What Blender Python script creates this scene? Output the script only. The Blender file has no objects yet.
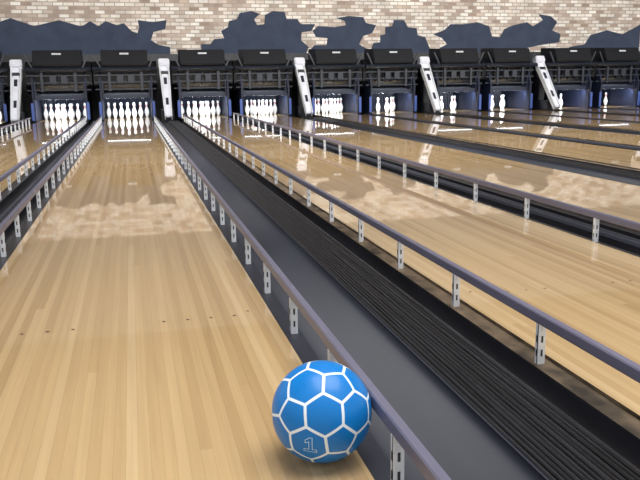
import bpy, bmesh, math, random, itertools
from mathutils import Vector, Matrix
from mathutils.geometry import tessellate_polygon
random.seed(4)
S = bpy.context.scene
COL = S.collection
S.view_settings.view_transform = 'Standard'

# ---------------------------------------------------------------- materials
def new_mat(name):
    m = bpy.data.materials.new(name); m.use_nodes = True
    nt = m.node_tree; b = nt.nodes['Principled BSDF']
    return m, nt, b
def simple(name, col, rough=0.5, metal=0.0, noise=0.0, scale=(30,30,30), coat=0.0, emit=0.0, bump=0.0, spec=.5):
    m, nt, b = new_mat(name)
    b.inputs['Base Color'].default_value = (*col, 1)
    b.inputs['Roughness'].default_value = rough
    b.inputs['Metallic'].default_value = metal
    b.inputs['Coat Weight'].default_value = coat
    b.inputs['Specular IOR Level'].default_value = spec
    if emit:
        b.inputs['Emission Color'].default_value = (*col, 1)
        b.inputs['Emission Strength'].default_value = emit
    tc = nt.nodes.new('ShaderNodeTexCoord'); mp = nt.nodes.new('ShaderNodeMapping')
    mp.inputs['Scale'].default_value = scale
    nz = nt.nodes.new('ShaderNodeTexNoise'); nz.inputs['Scale'].default_value = 1.0; nz.inputs['Detail'].default_value = 4
    nt.links.new(tc.outputs['Object'], mp.inputs[0]); nt.links.new(mp.outputs[0], nz.inputs['Vector'])
    if noise:
        mr = nt.nodes.new('ShaderNodeMapRange')
        mr.inputs['From Min'].default_value = 0.3; mr.inputs['From Max'].default_value = 0.7
        mr.inputs['To Min'].default_value = 1-noise; mr.inputs['To Max'].default_value = 1+noise
        mx = nt.nodes.new('ShaderNodeVectorMath'); mx.operation = 'SCALE'
        mx.inputs[0].default_value = col
        nt.links.new(nz.outputs['Fac'], mr.inputs['Value'])
        nt.links.new(mr.outputs[0], mx.inputs['Scale'])
        nt.links.new(mx.outputs[0], b.inputs['Base Color'])
    if bump:
        bp = nt.nodes.new('ShaderNodeBump'); bp.inputs['Strength'].default_value = bump
        bp.inputs['Distance'].default_value = 0.01
        nt.links.new(nz.outputs['Fac'], bp.inputs['Height']); nt.links.new(bp.outputs[0], b.inputs['Normal'])
    return m

def wood_mat(name):
    m, nt, b = new_mat(name); N = nt.nodes.new; L = nt.links.new
    tc = N('ShaderNodeTexCoord'); oi = N('ShaderNodeObjectInfo')
    sep = N('ShaderNodeSeparateXYZ'); L(tc.outputs['Object'], sep.inputs[0])
    def math_(op, a, v=None, bb=None):
        n = N('ShaderNodeMath'); n.operation = op
        if a is not None: L(a, n.inputs[0])
        if v is not None: n.inputs[1].default_value = v
        if bb is not None: L(bb, n.inputs[1])
        return n.outputs[0]
    xs = math_('MULTIPLY', sep.outputs['X'], 1/0.0273)
    bi = math_('FLOOR', xs); fr = math_('FRACT', xs)
    wn = N('ShaderNodeTexWhiteNoise'); wn.noise_dimensions = '2D'
    c1 = N('ShaderNodeCombineXYZ'); L(bi, c1.inputs[0]); L(oi.outputs['Random'], c1.inputs[1]); L(c1.outputs[0], wn.inputs['Vector'])
    ys = math_('MULTIPLY', sep.outputs['Y'], 0.22)
    ysh = math_('ADD', ys, None, math_('MULTIPLY', wn.outputs['Value'], 7.0))
    seg = math_('FLOOR', ysh)
    c2 = N('ShaderNodeCombineXYZ'); L(bi, c2.inputs[0]); L(seg, c2.inputs[1])
    wn2 = N('ShaderNodeTexWhiteNoise'); wn2.noise_dimensions = '2D'; L(c2.outputs[0], wn2.inputs['Vector'])
    ramp = N('ShaderNodeValToRGB'); e = ramp.color_ramp.elements
    e[0].position = 0; e[0].color = (0.42, 0.275, 0.128, 1)
    e[1].position = 1; e[1].color = (0.585, 0.42, 0.228, 1)
    x = e.new(0.2); x.color = (0.485, 0.327, 0.16, 1)
    x = e.new(0.8); x.color = (0.545, 0.378, 0.193, 1)
    L(wn2.outputs['Value'], ramp.inputs[0])
    mp = N('ShaderNodeMapping'); mp.inputs['Scale'].default_value = (60, 1.6, 1); L(tc.outputs['Object'], mp.inputs[0])
    nz = N('ShaderNodeTexNoise'); nz.inputs['Scale'].default_value = 1; nz.inputs['Detail'].default_value = 4; nz.inputs['Distortion'].default_value = 0.6
    L(mp.outputs[0], nz.inputs['Vector'])
    gr = N('ShaderNodeMapRange'); gr.inputs['From Min'].default_value = .3; gr.inputs['From Max'].default_value = .7
    gr.inputs['To Min'].default_value = .93; gr.inputs['To Max'].default_value = 1.05; L(nz.outputs['Fac'], gr.inputs['Value'])
    d = math_('ABSOLUTE', math_('SUBTRACT', fr, 0.5))
    seam = N('ShaderNodeMapRange'); seam.inputs['From Min'].default_value = .46; seam.inputs['From Max'].default_value = .5
    seam.inputs['To Min'].default_value = 1; seam.inputs['To Max'].default_value = .76; L(d, seam.inputs['Value'])
    f = math_('MULTIPLY', gr.outputs[0], None, seam.outputs[0])
    vm = N('ShaderNodeVectorMath'); vm.operation = 'SCALE'; L(ramp.outputs[0], vm.inputs[0]); L(f, vm.inputs['Scale'])
    L(vm.outputs[0], b.inputs['Base Color'])
    b.inputs['Roughness'].default_value = 0.35
    b.inputs['Specular IOR Level'].default_value = 0.1
    b.inputs['Coat Weight'].default_value = 1.0
    b.inputs['Coat Roughness'].default_value = 0.028
    b.inputs['Coat IOR'].default_value = 2.05
    mp2 = N('ShaderNodeMapping'); mp2.inputs['Scale'].default_value = (2, .5, 1); L(tc.outputs['Object'], mp2.inputs[0])
    nz2 = N('ShaderNodeTexNoise'); nz2.inputs['Scale'].default_value = 1; nz2.inputs['Detail'].default_value = 0; L(mp2.outputs[0], nz2.inputs['Vector'])
    bp = N('ShaderNodeBump'); bp.inputs['Strength'].default_value = .06; bp.inputs['Distance'].default_value = .003
    L(nz2.outputs['Fac'], bp.inputs['Height']); L(bp.outputs[0], b.inputs['Coat Normal'])
    return m

def brick_mat(name):
    m, nt, b = new_mat(name); N = nt.nodes.new; L = nt.links.new
    tc = N('ShaderNodeTexCoord'); sep = N('ShaderNodeSeparateXYZ'); L(tc.outputs['Object'], sep.inputs[0])
    cb = N('ShaderNodeCombineXYZ'); L(sep.outputs['X'], cb.inputs[0]); L(sep.outputs['Z'], cb.inputs[1])
    br = N('ShaderNodeTexBrick'); br.inputs['Scale'].default_value = 1.0
    br.inputs['Brick Width'].default_value = .25; br.inputs['Row Height'].default_value = .095
    br.inputs['Mortar Size'].default_value = .011; br.inputs['Bias'].default_value = 0
    br.inputs['Color1'].default_value = (0, 0, 0, 1); br.inputs['Color2'].default_value = (1, 1, 1, 1)
    br.inputs['Mortar'].default_value = (.5, .5, .5, 1)
    L(cb.outputs[0], br.inputs['Vector'])
    rp = N('ShaderNodeValToRGB'); e = rp.color_ramp.elements
    e[0].position = 0; e[0].color = (.36, .26, .20, 1); e[1].position = 1; e[1].color = (.88, .83, .76, 1)
    x = e.new(.3); x.color = (.58, .47, .385, 1); x = e.new(.6); x.color = (.77, .685, .60, 1)
    L(br.outputs['Color'], rp.inputs[0])
    mo = N('ShaderNodeMix'); mo.data_type = 'RGBA'; L(br.outputs['Fac'], mo.inputs['Factor']); L(rp.outputs[0], mo.inputs['A'])
    mo.inputs['B'].default_value = (.40, .35, .31, 1)
    nz = N('ShaderNodeTexNoise'); nz.inputs['Scale'].default_value = 2.2; nz.inputs['Detail'].default_value = 6; L(cb.outputs[0], nz.inputs['Vector'])
    mr = N('ShaderNodeMapRange'); mr.inputs['From Min'].default_value = .3; mr.inputs['From Max'].default_value = .7
    mr.inputs['To Min'].default_value = .76; mr.inputs['To Max'].default_value = 1.14; L(nz.outputs['Fac'], mr.inputs['Value'])
    vm = N('ShaderNodeVectorMath'); vm.operation = 'SCALE'; L(mo.outputs['Result'], vm.inputs[0]); L(mr.outputs[0], vm.inputs['Scale'])
    L(vm.outputs[0], b.inputs['Base Color']); b.inputs['Roughness'].default_value = .85
    return m

def ball_mat(name):
    m, nt, b = new_mat(name); N = nt.nodes.new; L = nt.links.new
    at = N('ShaderNodeAttribute'); at.attribute_name = 'seam'
    mr = N('ShaderNodeMapRange'); mr.inputs['From Min'].default_value = .023; mr.inputs['From Max'].default_value = .033
    L(at.outputs['Fac'], mr.inputs['Value'])
    tc = N('ShaderNodeTexCoord'); nz = N('ShaderNodeTexNoise'); nz.inputs['Scale'].default_value = 25; L(tc.outputs['Object'], nz.inputs['Vector'])
    rp = N('ShaderNodeValToRGB'); rp.color_ramp.elements[0].color = (.002, .155, .48, 1); rp.color_ramp.elements[1].color = (.003, .19, .57, 1)
    L(nz.outputs['Fac'], rp.inputs[0])
    mx = N('ShaderNodeMix'); mx.data_type = 'RGBA'
    mx.inputs['A'].default_value = (.78, .85, .90, 1); L(rp.outputs[0], mx.inputs['B']); L(mr.outputs[0], mx.inputs['Factor'])
    L(mx.outputs['Result'], b.inputs['Base Color'])
    b.inputs['Roughness'].default_value = .38; b.inputs['Coat Weight'].default_value = .1; b.inputs['Coat Roughness'].default_value = .1
    b.inputs['Specular IOR Level'].default_value = .3
    return m

M_wood = wood_mat('lane_maple_boards')
M_dot = simple('dark_inlay', (.05, .035, .022), .4, noise=.2)
M_brick = brick_mat('pale_brick')
M_mural = simple('dark_mural_paint', (.054, .067, .102), 1.0, noise=.12, scale=(3, 3, 3), spec=.1)
M_slate = simple('slate_gutter_plastic', (.025, .028, .040), .5, noise=.15, scale=(8, 1.2, 8), spec=.3)
M_black = simple('black_ribbed_rubber', (.012, .012, .015), .36, noise=.7, scale=(60, 2.0, 10), bump=.6)
M_black2 = simple('black_gutter_plastic', (.014, .014, .018), .35, noise=.4, scale=(40, 2, 10))
M_rail = simple('violet_grey_rail', (.13, .125, .18), .4, noise=.1, scale=(30, 3, 30), coat=.1)
M_silver = simple('zinc_plated_steel', (.84, .86, .89), .35, metal=.3, noise=.08)
M_slot = simple('slot_shadow_black', (.03, .03, .035), .6, noise=.1)
M_mach = simple('black_machine_enamel', (.005, .006, .009), .4, noise=.3)
M_mach2 = simple('dark_blue_grey_metal', (.014, .018, .028), .45, noise=.3)
M_navy = simple('navy_panel', (.007, .011, .030), .5, noise=.2)
M_blue = simple('blue_light_panel', (.05, .09, .30), .4, noise=.1, emit=.1)
M_label = simple('white_label', (.5, .52, .55), .5, noise=.05)
M_pin = simple('white_pin_lacquer', (.94, .94, .95), .25, noise=.02, coat=.5)
M_red = simple('red_pin_band', (.6, .03, .03), .3, noise=.05)
M_tube = simple('lamp_tube_glow', (.82, .9, 1.0), .5, emit=7)
M_chute = simple('pale_grey_panel', (.70, .71, .78), .4, noise=.1, scale=(6, 6, 6))
M_floor = simple('dark_subfloor', (.03, .028, .03), .7, noise=.2)
M_edge = simple('rough_brown_edge_board', (.10, .07, .043), .7, noise=.8, scale=(12, 9, 30))
M_appr = simple('approach_boards', (.5, .33, .17), .3, noise=.15, scale=(35, 1, 1), coat=.8)
M_ceil = simple('grey_ceiling', (.20, .19, .18), .9, noise=.04, scale=(2, 2, 2))
M_ball = ball_mat('blue_ball_with_white_seams')
M_mark = simple('pale_blue_print', (.48, .70, .86), .3, noise=.03)

# ---------------------------------------------------------------- helpers
def obj_from_bm(name, bm, mats, smooth=False):
    me = bpy.data.meshes.new(name); bmesh.ops.recalc_face_normals(bm, faces=bm.faces)
    bm.to_mesh(me); bm.free()
    for m in mats: me.materials.append(m)
    if smooth:
        for p in me.polygons: p.use_smooth = True
    o = bpy.data.objects.new(name, me); COL.objects.link(o); return o
def add_box(bm, x0, x1, y0, y1, z0, z1, mi=0, bevel=0.0, rot=None, piv=None):
    r = bmesh.ops.create_cube(bm, size=1.0)
    vs = r['verts']
    for v in vs:
        v.co = Vector((x0+(v.co.x+.5)*(x1-x0), y0+(v.co.y+.5)*(y1-y0), z0+(v.co.z+.5)*(z1-z0)))
    if rot is not None: bmesh.ops.rotate(bm, verts=vs, cent=piv or Vector(((x0+x1)/2, (y0+y1)/2, (z0+z1)/2)), matrix=rot)
    fs = set(f for v in vs for f in v.link_faces)
    if bevel:
        es = list(set(e for v in vs for e in v.link_edges))
        r = bmesh.ops.bevel(bm, geom=es, offset=bevel, segments=2, affect='EDGES')
        fs = set(r['faces']) | set(f for f in fs if f.is_valid)
    for f in fs:
        if f.is_valid: f.material_index = mi
def add_prism(bm, prof, a0, a1, axis='Y', mi=0):
    def P(p, a): return (p[0], a, p[1]) if axis == 'Y' else (a, p[0], p[1])
    A = [bm.verts.new(P(p, a0)) for p in prof]; B = [bm.verts.new(P(p, a1)) for p in prof]
    n = len(prof)
    for i in range(n):
        f = bm.faces.new((A[i], A[(i+1) % n], B[(i+1) % n], B[i])); f.material_index = mi
    for l in (A, B):
        f = bm.faces.new(l); f.material_index = mi
def tag(o, label, cat, group=None):
    o['label'] = label; o['category'] = cat
    if group: o['group'] = group
    return o
def struct(o): o['kind'] = 'structure'; return o
def clone(o, parent=None):
    c = o.copy(); COL.objects.link(c)
    if parent: c.parent = parent
    return c
def part(o, parent):
    o.parent = parent; return o
def empty(name, loc):
    e = bpy.data.objects.new(name, None); e.location = loc; e.empty_display_size = .1; COL.objects.link(e); return e

# ---------------------------------------------------------------- dimensions
P = 3.25; R0 = 0.80; HALF = .53; RAIL = .569; OFF = .889
HEAD = 18.7; FZ = -.2; WALLY = 20.6; MS = -1.3     # MS: machine offset along the lane
RH = OFF-HALF                                      # half width of the return zone
GAP = P-2*OFF-2*HALF
pairs = [-1, 0, 1, 2, 3, 4]
lanes = []
for p in pairs:
    lanes += [R0+P*p-OFF, R0+P*p+OFF]

# ---------------------------------------------------------------- room
bm = bmesh.new(); add_box(bm, -8, 22, -7, WALLY+.4, FZ-.1, FZ)
struct(tag(obj_from_bm('floor', bm, [M_floor]), 'dark concrete subfloor under the bowling lanes', 'floor'))
bm = bmesh.new(); add_box(bm, -8, 22, WALLY, WALLY+.2, FZ, 3.22)
struct(tag(obj_from_bm('wall_back', bm, [M_brick]), 'pale whitewashed brick wall behind the pin machines', 'wall'))
bm = bmesh.new(); add_box(bm, -8, 22, WALLY-.05, WALLY+.2, 3.22, 6.0)
struct(tag(obj_from_bm('unseen_upper_band', bm, [M_ceil]), 'added unseen dark grey band above the brick, darkens lane reflections', 'wall'))  # unseen dark band, added so the lanes reflect darker
bm = bmesh.new(); add_box(bm, -8, 22, 2, WALLY+.2, 6.0, 6.1)
struct(tag(obj_from_bm('ceiling', bm, [M_ceil]), 'plain dark grey ceiling above the lanes', 'ceiling'))

sx = [0, 80, 200, 320, 440, 560, 640]; X_ = [-3.3, -1.13, 1.88, 5.11, 8.60, 12.38, 15.1]
def interp(v):
    for i in range(len(sx)-1):
        if v <= sx[i+1]: break
    t = (v-sx[i])/(sx[i+1]-sx[i]); return X_[i]+t*(X_[i+1]-X_[i])
def mural_pt(u, v):
    k = WALLY/20.5
    per = .0243+(u-80)/480*.0041
    z = .812+((.866-(u-80)/480*.068)+(50-v)*per)*k
    return interp(u)*k, z
shapes = [
 [(0,56),(0,26),(20,18),(40,26),(62,20),(80,26),(84,25),(90,21),(98,26),(105,21),(116,25),(123,23),(130,31),(136,33),(138,27),(137,20),(152,22),(166,20),(164,29),(152,32),(149,40),(157,45),(168,47),(168,56)],
 [(196,56),(200,49),(200,44),(209,44),(213,39),(223,38),(220,31),(227,27),(228,21),(236,19),(239,13),(251,11),(259,14),(253,19),(256,25),(263,24),(264,15),(272,11),(284,12),(286,19),(297,19),(300,24),(315,24),(311,31),(301,32),(300,40),(308,47),(304,56)],
 [(308,56),(310,49),(314,45),(326,45),(327,38),(316,37),(312,31),(318,26),(334,27),(345,25),(344,21),(336,18),(348,16),(362,17),(365,23),(375,25),(371,33),(362,36),(358,44),(366,49),(366,56)],
 [(369,56),(370,49),(372,43),(379,42),(379,35),(384,34),(384,27),(391,26),(393,20),(403,20),(407,27),(416,28),(417,35),(425,37),(430,49),(430,56)],
 [(434,56),(438,49),(447,44),(442,38),(433,34),(444,30),(450,24),(463,24),(476,22),(488,26),(491,36),(499,37),(503,29),(512,25),(526,22),(532,26),(542,20),(537,14),(550,16),(557,22),(552,30),(561,34),(560,42),(540,45),(522,49),(520,56)],
 [(566,56),(570,47),(585,44),(590,35),(606,30),(622,34),(640,24),(640,56)],
]
for s in shapes:
    pts = [mural_pt(*q) for q in s]
    tris = tessellate_polygon([[Vector((x, z, 0)) for x, z in pts]])
    me = bpy.data.meshes.new('wall_mural'); me.from_pydata([(x, WALLY-.006, z) for x, z in pts], [], [tuple(t) for t in tris]); me.update()
    me.materials.append(M_mural)
    o = bpy.data.objects.new('wall_mural', me); COL.objects.link(o)
    tag(o, 'dark navy painted coastline shape on the brick wall', 'mural', 'dark painted shapes on the brick wall')

# ---------------------------------------------------------------- lanes
Y0 = -.6; Y1 = 19.80; YR = 17.35
bm = bmesh.new(); add_box(bm, -8, 22, -6.5, Y0-.01, FZ, 0)
tag(obj_from_bm('approach_floor', bm, [M_appr]), 'polished wooden approach area before the lanes', 'floor')
def lane_obj(cx):
    bm = bmesh.new()
    add_box(bm, -HALF, HALF, Y0, Y1, FZ, 0, 0)
    for f in bm.faces:
        if abs(f.calc_center_median().x) > HALF-.001: f.material_index = 2
    for k, sgn in [(k, s) for k in (2, 4, 7, 10, 13) for s in (-1, 1)]:
        x = sgn*(HALF-.0273*(k+.5)-.01); yy = 2.52+.04*(k % 3)
        r = bmesh.ops.create_circle(bm, cap_ends=True, segments=14, radius=.006, matrix=Matrix.Translation((x, yy, .0004)))
        for f in set(f for v in r['verts'] for f in v.link_faces): f.material_index = 1
    o = obj_from_bm('bowling_lane', bm, [M_wood, M_dot, M_edge]); o.location = (cx, 0, 0); return o
first = None
for i, cx in enumerate(lanes):
    if first is None: first = o = lane_obj(cx)
    else: o = clone(first); o.location = (cx, 0, 0)
    tag(o, 'glossy golden maple plank bowling lane', 'bowling lane', 'bowling lanes')

# gutters and dividers
LIP = .062
def gutter_profile(w, flip, depth=.075, top=-.012):
    pts = [(0, -.012), (LIP, -.012)]
    bw = w-LIP-.006; n = 20
    for k in range(n+1):
        a = math.pi*k/n
        x = LIP+bw/2-math.cos(a)*bw/2
        z = -.018-depth*(math.sin(a)**.7)
        pts.append((x, z))
    pts += [(w-.006, top), (w, top), (w, FZ), (0, FZ)]
    if flip: pts = [(w-x, z) for x, z in pts]
    return pts
def gutter(w, flip, mat, x, label, grp, y1, depth=.075, edge=False):
    bm = bmesh.new(); add_prism(bm, gutter_profile(w, flip, depth), Y0, y1)
    if edge:
        for f in bm.faces:
            c = f.calc_center_median()
            if abs(c.z+.012) < .0008 and c.x > w-LIP: f.material_index = 1
    o = obj_from_bm('gutter', bm, [mat, M_edge]); o.location.x = x
    for p in o.data.polygons:
        if len(p.vertices) == 4 and p.center.z < -.02 and p.center.z > -.15: p.use_smooth = True
    tag(o, label, 'gutter', grp); return o
def divider(w, mat, x, ribs, label, y1, top=0.0):
    bm = bmesh.new(); pts = [(0, FZ), (0, -.012+top)]
    rr = random.Random(3)
    for k in range(ribs):
        a = w*k/ribs; b = w/ribs; h = .004*rr.random()
        pts += [(a+b*.15, -.001+top+h), (a+b*.32, .003+top+h), (a+b*.60, .003+top+h), (a+b*.78, -.001+top+h), (a+b*.9, -.007+top)]
    pts += [(w, -.012+top), (w, FZ)]
    add_prism(bm, pts, Y0, y1)
    o = obj_from_bm('return_track_cover' if ribs > 4 else 'divider_cap', bm, [mat]); o.location.x = x
    tag(o, label, 'divider', 'covers between the gutters'); return o
GW = (GAP-.08)/2
for p in pairs:
    R = R0+P*p
    gutter(.36, False, M_slate, R-RH, 'smooth slate-grey plastic gutter beside a lane', 'slate gutters', YR, .038)
    divider(.20, M_black, R-RH+.36, 13, 'black ribbed rubber cover over the ball return track', YR, -.012)
    gutter(2*RH-.56, True, M_black2, R-RH+.56, 'black plastic gutter with worn brown edge beside the return cover', 'black gutters', YR, edge=True)
    gutter(GW, False, M_black2, R+OFF+HALF, 'black plastic gutter beside a lane', 'black gutters', 18.1)
    divider(.08, M_slate, R+OFF+HALF+GW, 2, 'narrow slate-grey cap between two gutters', 18.1)
    gutter(GW, True, M_black2, R+OFF+HALF+GW+.08, 'black plastic gutter beside a lane', 'black gutters', 18.1)

# ---------------------------------------------------------------- bumper rails
bm = bmesh.new()
add_box(bm, -.012, .012, -.004, .004, 0, .125, 0, .0012)
add_box(bm, -.012, -.008, -.003, .014, 0, .125, 0, .001)
add_box(bm, .008, .012, -.003, .014, 0, .125, 0, .001)
for z0, z1 in ((.026, .046), (.068, .088)):
    add_box(bm, -.003, .003, -.0048, -.0035, z0, z1, 1)
    add_box(bm, -.0128, -.0118, .003, .008, z0, z1, 1)
    add_box(bm, .0118, .0128, .003, .008, z0, z1, 1)
bmesh.ops.create_cone(bm, cap_ends=True, segments=10, radius1=.0035, radius2=.0035, depth=.003, matrix=Matrix.Translation((0, -.005, .106))@Matrix.Rotation(math.pi/2, 4, 'X'))
post0 = obj_from_bm('post', bm, [M_silver, M_slot]); post_me = post0.data; bpy.data.objects.remove(post0)
for i, cx in enumerate(lanes[:4]):
    for sgn in (-1, 1):
        x = cx+sgn*RAIL
        e = empty('bumper_rail', (x, 0, -.012))
        tag(e, 'violet-grey bumper rail on silver posts along the lane edge', 'bumper rail', 'lane bumper rails')
        bm = bmesh.new()
        add_prism(bm, [(-.011, .124), (.011, .124), (.012, .127), (.012, .152), (.009, .156), (-.009, .156), (-.012, .152), (-.012, .127)], -.4, YR)
        part(obj_from_bm('rail_bar', bm, [M_rail]), e)
        y, st = (.30, .51) if i < 3 else ((.67, .60) if sgn < 0 else (.5, .70))
        while y < YR:
            o = bpy.data.objects.new('post', post_me); o.location = (0, y, 0); COL.objects.link(o); o.parent = e
            y += st

# ---------------------------------------------------------------- pins
prof = [(0, .0255), (.019, .034), (.057, .046), (.114, .0605), (.15, .058), (.185, .048), (.22, .034), (.238, .028), (.25, .0245), (.262, .0233), (.272, .0233), (.284, .0238), (.298, .0255), (.33, .0315), (.345, .0325), (.36, .0285), (.373, .018), (.38, .001)]
bm = bmesh.new(); rings = []
for z, r in prof: rings.append([bm.verts.new((r*math.cos(a*math.tau/20), r*math.sin(a*math.tau/20), z)) for a in range(20)])
for k in range(len(rings)-1):
    for a in range(20):
        f = bm.faces.new((rings[k][a], rings[k][(a+1) % 20], rings[k+1][(a+1) % 20], rings[k+1][a]))
        if k in (8, 11): f.material_index = 1
bm.faces.new(rings[0]); bm.faces.new(rings[-1])
pin0 = obj_from_bm('bowling_pin', bm, [M_pin, M_red], True); pin_me = pin0.data; bpy.data.objects.remove(pin0)
spots = []
for row in range(4):
    for k in range(row+1): spots.append(((k-row/2)*.305, HEAD+row*.264))
lane_pins = {6: [0, 1, 5, 9], 7: [1, 2, 9], 8: [0, 1, 5, 9], 9: [1, 2], 10: [1, 6, 9]}
for i, cx in enumerate(lanes):
    for k, (dx, yy) in enumerate(spots):
        if i in lane_pins and k not in lane_pins[i]: continue
        o = bpy.data.objects.new('bowling_pin', pin_me); o.location = (cx+dx, yy, 0); COL.objects.link(o)
        tag(o, 'white bowling pin with red neck bands standing on the pin deck', 'bowling pin', 'bowling pins on the pin decks')

# ---------------------------------------------------------------- pinsetters
def build_pinsetter():
    parts = []
    W = .72
    bm = bmesh.new()
    add_prism(bm, [(20.0, .62), (19.76, .80), (19.70, 1.18), (19.9, 1.34), (21.6, 1.34), (21.6, .62)], -W, W, 'X')
    for k in range(7):
        x = -.6+k*.2
        add_box(bm, x-.012, x+.012, 19.69, 19.78, .78, 1.12, 0, .003)
    parts.append(('body', obj_from_bm('body', bm, [M_mach])))
    bm = bmesh.new()
    add_prism(bm, [(19.42, 1.25), (19.58, 1.58), (20.3, 1.61), (20.3, 1.22), (19.46, 1.21)], -.52, .52, 'X')
    bmesh.ops.bevel(bm, geom=list(bm.edges), offset=.012, segments=2, affect='EDGES')
    parts.append(('hood', obj_from_bm('hood', bm, [M_mach])))
    bm = bmesh.new()
    rot = Matrix.Rotation(math.radians(-26), 3, 'X')
    add_box(bm, -.10, .10, 19.508, 19.514, 1.475, 1.515, 0, 0, rot)
    parts.append(('label_plate', obj_from_bm('label_plate', bm, [M_label])))
    bm = bmesh.new()
    add_prism(bm, [(19.5, 1.11), (19.45, 1.15), (19.5, 1.20), (19.95, 1.20), (19.95, 1.11)], -W, W, 'X')
    parts.append(('ledge', obj_from_bm('ledge', bm, [M_mach2])))
    bm = bmesh.new()
    for z in (1.02, .86, .70):
        add_box(bm, -W+.03, W-.03, 19.60, 19.64, z-.014, z+.014, 0, .004)
    for s in (-1, 1):
        rot = Matrix.Rotation(s*math.radians(26), 3, 'Y')
        add_box(bm, s*.60-.018, s*.60+.018, 19.52, 19.56, 1.14, 1.50, 0, .004, rot)
        add_box(bm, s*.36-.03, s*.36+.03, 19.57, 19.61, .66, 1.14, 0, .004)
    for x in (-.12, .12): add_box(bm, x-.07, x+.07, 19.56, 19.62, .84, 1.02, 0, .01)
    parts.append(('frame', obj_from_bm('frame', bm, [M_mach2])))
    bm = bmesh.new()
    add_box(bm, -.55, .55, 19.9, 20.95, .54, .62, 0, .01)
    for dx, yy in spots:
        bmesh.ops.create_cone(bm, cap_ends=True, segments=14, radius1=.075, radius2=.06, depth=.07, matrix=Matrix.Translation((dx, yy-MS, .52)))
    parts.append(('pin_table', obj_from_bm('pin_table', bm, [M_mach2])))
    bm = bmesh.new()
    add_box(bm, -.53, .53, 19.63, 19.66, .49, .58, 0, .006)
    for s in (-1, 1): add_box(bm, s*.53-.015, s*.53+.015, 19.62, 19.9, .49, .9, 0, .004)
    parts.append(('sweep_bar', obj_from_bm('sweep_bar', bm, [M_navy])))
    bm = bmesh.new()
    bmesh.ops.create_cone(bm, cap_ends=True, segments=12, radius1=.012, radius2=.012, depth=1.0, matrix=Matrix.Translation((0, 19.74, .50))@Matrix.Rotation(math.pi/2, 4, 'Y'))
    parts.append(('deck_lamp', obj_from_bm('deck_lamp', bm, [M_tube])))
    bm = bmesh.new()
    pts = []
    for k in range(41): pts.append((-.55+k*.0275, 21.13+(.012 if k % 2 else 0)))
    vs0 = [bm.verts.new((x, y, .0)) for x, y in pts]; vs1 = [bm.verts.new((x, y, .6)) for x, y in pts]
    for k in range(40): bm.faces.new((vs0[k], vs0[k+1], vs1[k+1], vs1[k]))
    parts.append(('pit_curtain', obj_from_bm('pit_curtain', bm, [M_navy])))
    for s in (-1, 1):
        bm = bmesh.new()
        add_prism(bm, [(19.55, FZ+.2), (19.5, .66), (19.75, 1.18), (21.5, 1.18), (21.5, FZ+.2)], s*.57-.02, s*.57+.02, 'X', 0)
        parts.append(('kickback', obj_from_bm('kickback', bm, [M_navy])))
        bm = bmesh.new(); add_box(bm, s*.60-.03, s*.60+.03, 19.49, 19.51, .03, .42, 0, .004)
        parts.append(('light_strip', obj_from_bm('light_strip', bm, [M_blue])))
    return parts
proto = build_pinsetter()
labels = 'black pin-setting machine with sloped hood over a lane end'
for i, cx in enumerate(lanes):
    e = empty('pinsetter', (cx, MS, 0)); tag(e, labels, 'bowling machine', 'pin-setting machines')
    for nm, o in proto:
        if i == 0: o.parent = e
        else: clone(o, e)
    ld = bpy.data.lights.new('deck_light', 'AREA'); ld.shape = 'RECTANGLE'; ld.size = 1.0; ld.size_y = .08; ld.energy = 28; ld.color = (.88, .94, 1)
    lo = bpy.data.objects.new('deck_light', ld); lo.location = (cx, 19.72+MS, .47); lo.rotation_euler = (math.radians(48), 0, 0)
    COL.objects.link(lo)

def build_chute():
    A = Vector((0, 18.70, .06)); B = Vector((0, 19.74, 1.26)); L = (B-A).length
    ang = math.atan2(B.z-A.z, B.y-A.y)
    rot = Matrix.Rotation(ang, 3, 'X')
    def xf(o):
        for v in o.data.vertices: v.co.x *= .78+.40*max(0, min(1, v.co.y/L))
        o.data.transform(Matrix.Translation(A)@rot.to_4x4()); return o
    out = []
    bm = bmesh.new(); add_box(bm, -.08, .08, 0.03, L, -.05, .03, 0, .02); out.append(('panel', xf(obj_from_bm('panel', bm, [M_chute]))))
    for s in (-1, 1):
        bm = bmesh.new(); add_box(bm, s*.092-.012, s*.092+.012, .0, L+.02, -.08, .06, 0, .006)
        out.append(('side_rail', xf(obj_from_bm('side_rail', bm, [M_silver]))))
    for a, b in ((.35, .55), (.95, 1.15)):
        bm = bmesh.new(); add_box(bm, -.035, .035, a, b, .03, .036, 0, .002)
        out.append(('dark_inset', xf(obj_from_bm('dark_inset', bm, [M_mach2]))))
    bm = bmesh.new(); add_prism(bm, [(L-.12, .0), (L-.1, .12), (L+.06, .14), (L+.10, -.1), (L-.05, -.12)], -.11, .11, 'X'); bmesh.ops.bevel(bm, geom=list(bm.edges), offset=.02, segments=2, affect='EDGES')
    out.append(('head_cap', xf(obj_from_bm('head_cap', bm, [M_chute]))))
    bm = bmesh.new(); add_box(bm, -.13, .13, 18.98, 19.75, FZ, .24, 0, .015); add_box(bm, -.08, .08, 19.5, 19.75, .22, 1.1, 0, .01)
    out.append(('pedestal', obj_from_bm('pedestal', bm, [M_mach])))
    return out
cp = build_chute()
for k, p in enumerate(pairs):
    e = empty('ball_lift_chute', (R0+P*p, MS, 0)); tag(e, 'pale grey inclined ball lift with silver side rails', 'ball lift', 'ball lifts between lanes')
    for nm, o in cp:
        if k == 0: o.parent = e
        else: clone(o, e)

bm = bmesh.new(); add_box(bm, -8, 22, WALLY-.26, WALLY-.02, FZ, 1.56)
tag(obj_from_bm('machine_backing_partition', bm, [M_mach]), 'low black partition behind the row of machines', 'partition')

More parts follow.
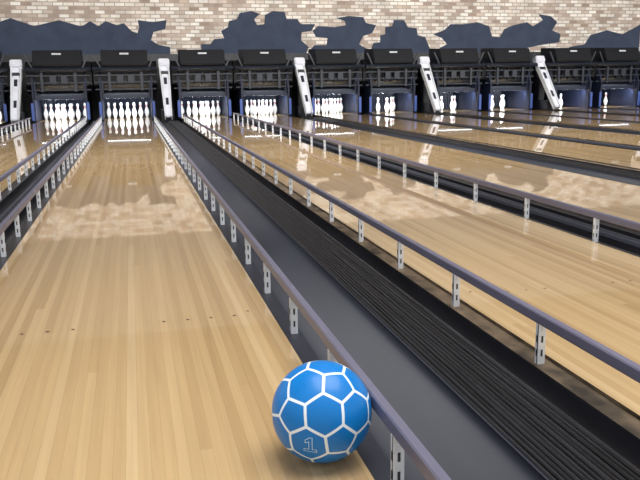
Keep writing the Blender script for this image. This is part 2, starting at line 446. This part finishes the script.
# ---------------------------------------------------------------- ball
phi = (1+5**.5)/2
ico = []
for a in (-1, 1):
    for b in (-phi, phi): ico += [Vector((0, a, b)), Vector((a, b, 0)), Vector((b, 0, a))]
ico = [v.normalized() for v in ico]
cent = []
for a, b, c in itertools.combinations(ico, 3):
    if (a-b).length < 1.1 and (b-c).length < 1.1 and (a-c).length < 1.1: cent.append((a+b+c).normalized())
gens = [v/2.327 for v in ico]+[v/2.267 for v in cent]
RB = .109
BC = Vector((.3600, 1.478, RB+.0003))
CAM = Vector((0, 0, .812))
tocam = (CAM-BC).normalized()
right = Vector((-tocam.y, tocam.x, 0)).normalized()
if right.x < 0: right = -right
up = tocam.cross(right)
if up.z < 0: up = -up
h0 = cent[0]; v5 = min(ico, key=lambda v: (v-h0).length)
e_up = (v5-h0*v5.dot(h0)).normalized(); e_r = e_up.cross(h0)
tw = math.radians(28)
target = (tocam+up*(-.08)+right*.05).normalized()
t_r = (right-target*right.dot(target)).normalized(); t_u = target.cross(t_r)
if t_u.dot(up) < 0: t_u = -t_u
t_r = t_u.cross(target)
u2 = t_u*math.cos(tw)+t_r*math.sin(tw); r2 = u2.cross(target)
Msrc = Matrix((e_r, e_up, h0)).transposed(); Mdst = Matrix((r2, u2, target)).transposed()
RM = Mdst@Msrc.inverted()
gens = [RM@g for g in gens]
bm = bmesh.new(); bmesh.ops.create_icosphere(bm, subdivisions=7, radius=RB)
ball = obj_from_bm('bowling_ball', bm, [M_ball], True)
at = ball.data.attributes.new('seam', 'FLOAT', 'POINT')
for v in ball.data.vertices:
    p = v.co.normalized()
    ds = sorted(((p.dot(g), gi) for gi, g in enumerate(gens)), reverse=True)[:2]
    at.data[v.index].value = (ds[0][0]-ds[1][0])/(gens[ds[0][1]]-gens[ds[1][1]]).length
ball.location = BC
tag(ball, 'blue bowling ball with white soccer-ball seams and number 1', 'bowling ball')
# printed outlined "1"
md = (tocam+right*-.33+up*-.86).normalized()
m_r = (right-md*right.dot(md)).normalized(); m_u = md.cross(m_r)
if m_u.dot(up) < 0: m_u = -m_u
def sp(x, y, r=.0006): return (md*RB+(m_r*x+m_u*y)).normalized()*(RB+r)
outer = [(-.012, -.017), (.015, -.017), (.015, -.010), (.006, -.010), (.006, .020), (.000, .020), (-.009, .013), (-.009, .006), (-.001, .010), (-.001, -.010), (-.012, -.010)]
def stroke(bm, pts, w):
    n = len(pts)
    for i in range(n):
        a = Vector(pts[i]); b = Vector(pts[(i+1) % n]); d = (b-a); L = d.length; d.normalize(); nn = Vector((-d.y, d.x))*w/2
        a2 = a-d*w/2; b2 = b+d*w/2
        k = max(1, int(L/.003))
        for j in range(k):
            p0 = a2.lerp(b2, j/k); p1 = a2.lerp(b2, (j+1)/k)
            vs = [bm.verts.new(sp(*q)) for q in (p0-nn, p1-nn, p1+nn, p0+nn)]
            bm.faces.new(vs)
bm = bmesh.new(); stroke(bm, outer, .0015)
bmesh.ops.remove_doubles(bm, verts=bm.verts, dist=.00001)
part(obj_from_bm('printed_number', bm, [M_mark]), ball)

# ---------------------------------------------------------------- lights
def area(x, y, z, sxx, syy, en, col=(1, .98, .95), rx=0, ry=0):
    l = bpy.data.lights.new('added_fill_light', 'AREA'); l.shape = 'RECTANGLE'; l.size = sxx; l.size_y = syy; l.energy = en; l.color = col
    o = bpy.data.objects.new('added_fill_light', l); o.location = (x, y, z); o.rotation_euler = (rx, ry, 0); COL.objects.link(o); return o
area(1.5, 1.5, 5.5, 5, 4, 480)  # added soft fill over the near lane, not a known fixture
area(7, 8.0, 5.8, 22, 4, 4300, rx=math.radians(55))  # added wide wash tilted to brighten the back wall
w = bpy.data.worlds.new('world'); S.world = w; w.use_nodes = True
w.node_tree.nodes['Background'].inputs[0].default_value = (.95, .97, 1, 1); w.node_tree.nodes['Background'].inputs[1].default_value = .8

# ---------------------------------------------------------------- camera
cam = bpy.data.cameras.new('camera'); co = bpy.data.objects.new('camera', cam); COL.objects.link(co)
cam.sensor_width = 36; cam.lens = 750/640*36; cam.clip_start = .02
th = math.radians(13.76); ph = math.radians(11.95); roll = -.015
co.matrix_world = Matrix.Translation(CAM)@Matrix.Rotation(-th, 4, 'Z')@Matrix.Rotation(math.pi/2-ph, 4, 'X')@Matrix.Rotation(roll, 4, 'Z')
S.camera = co
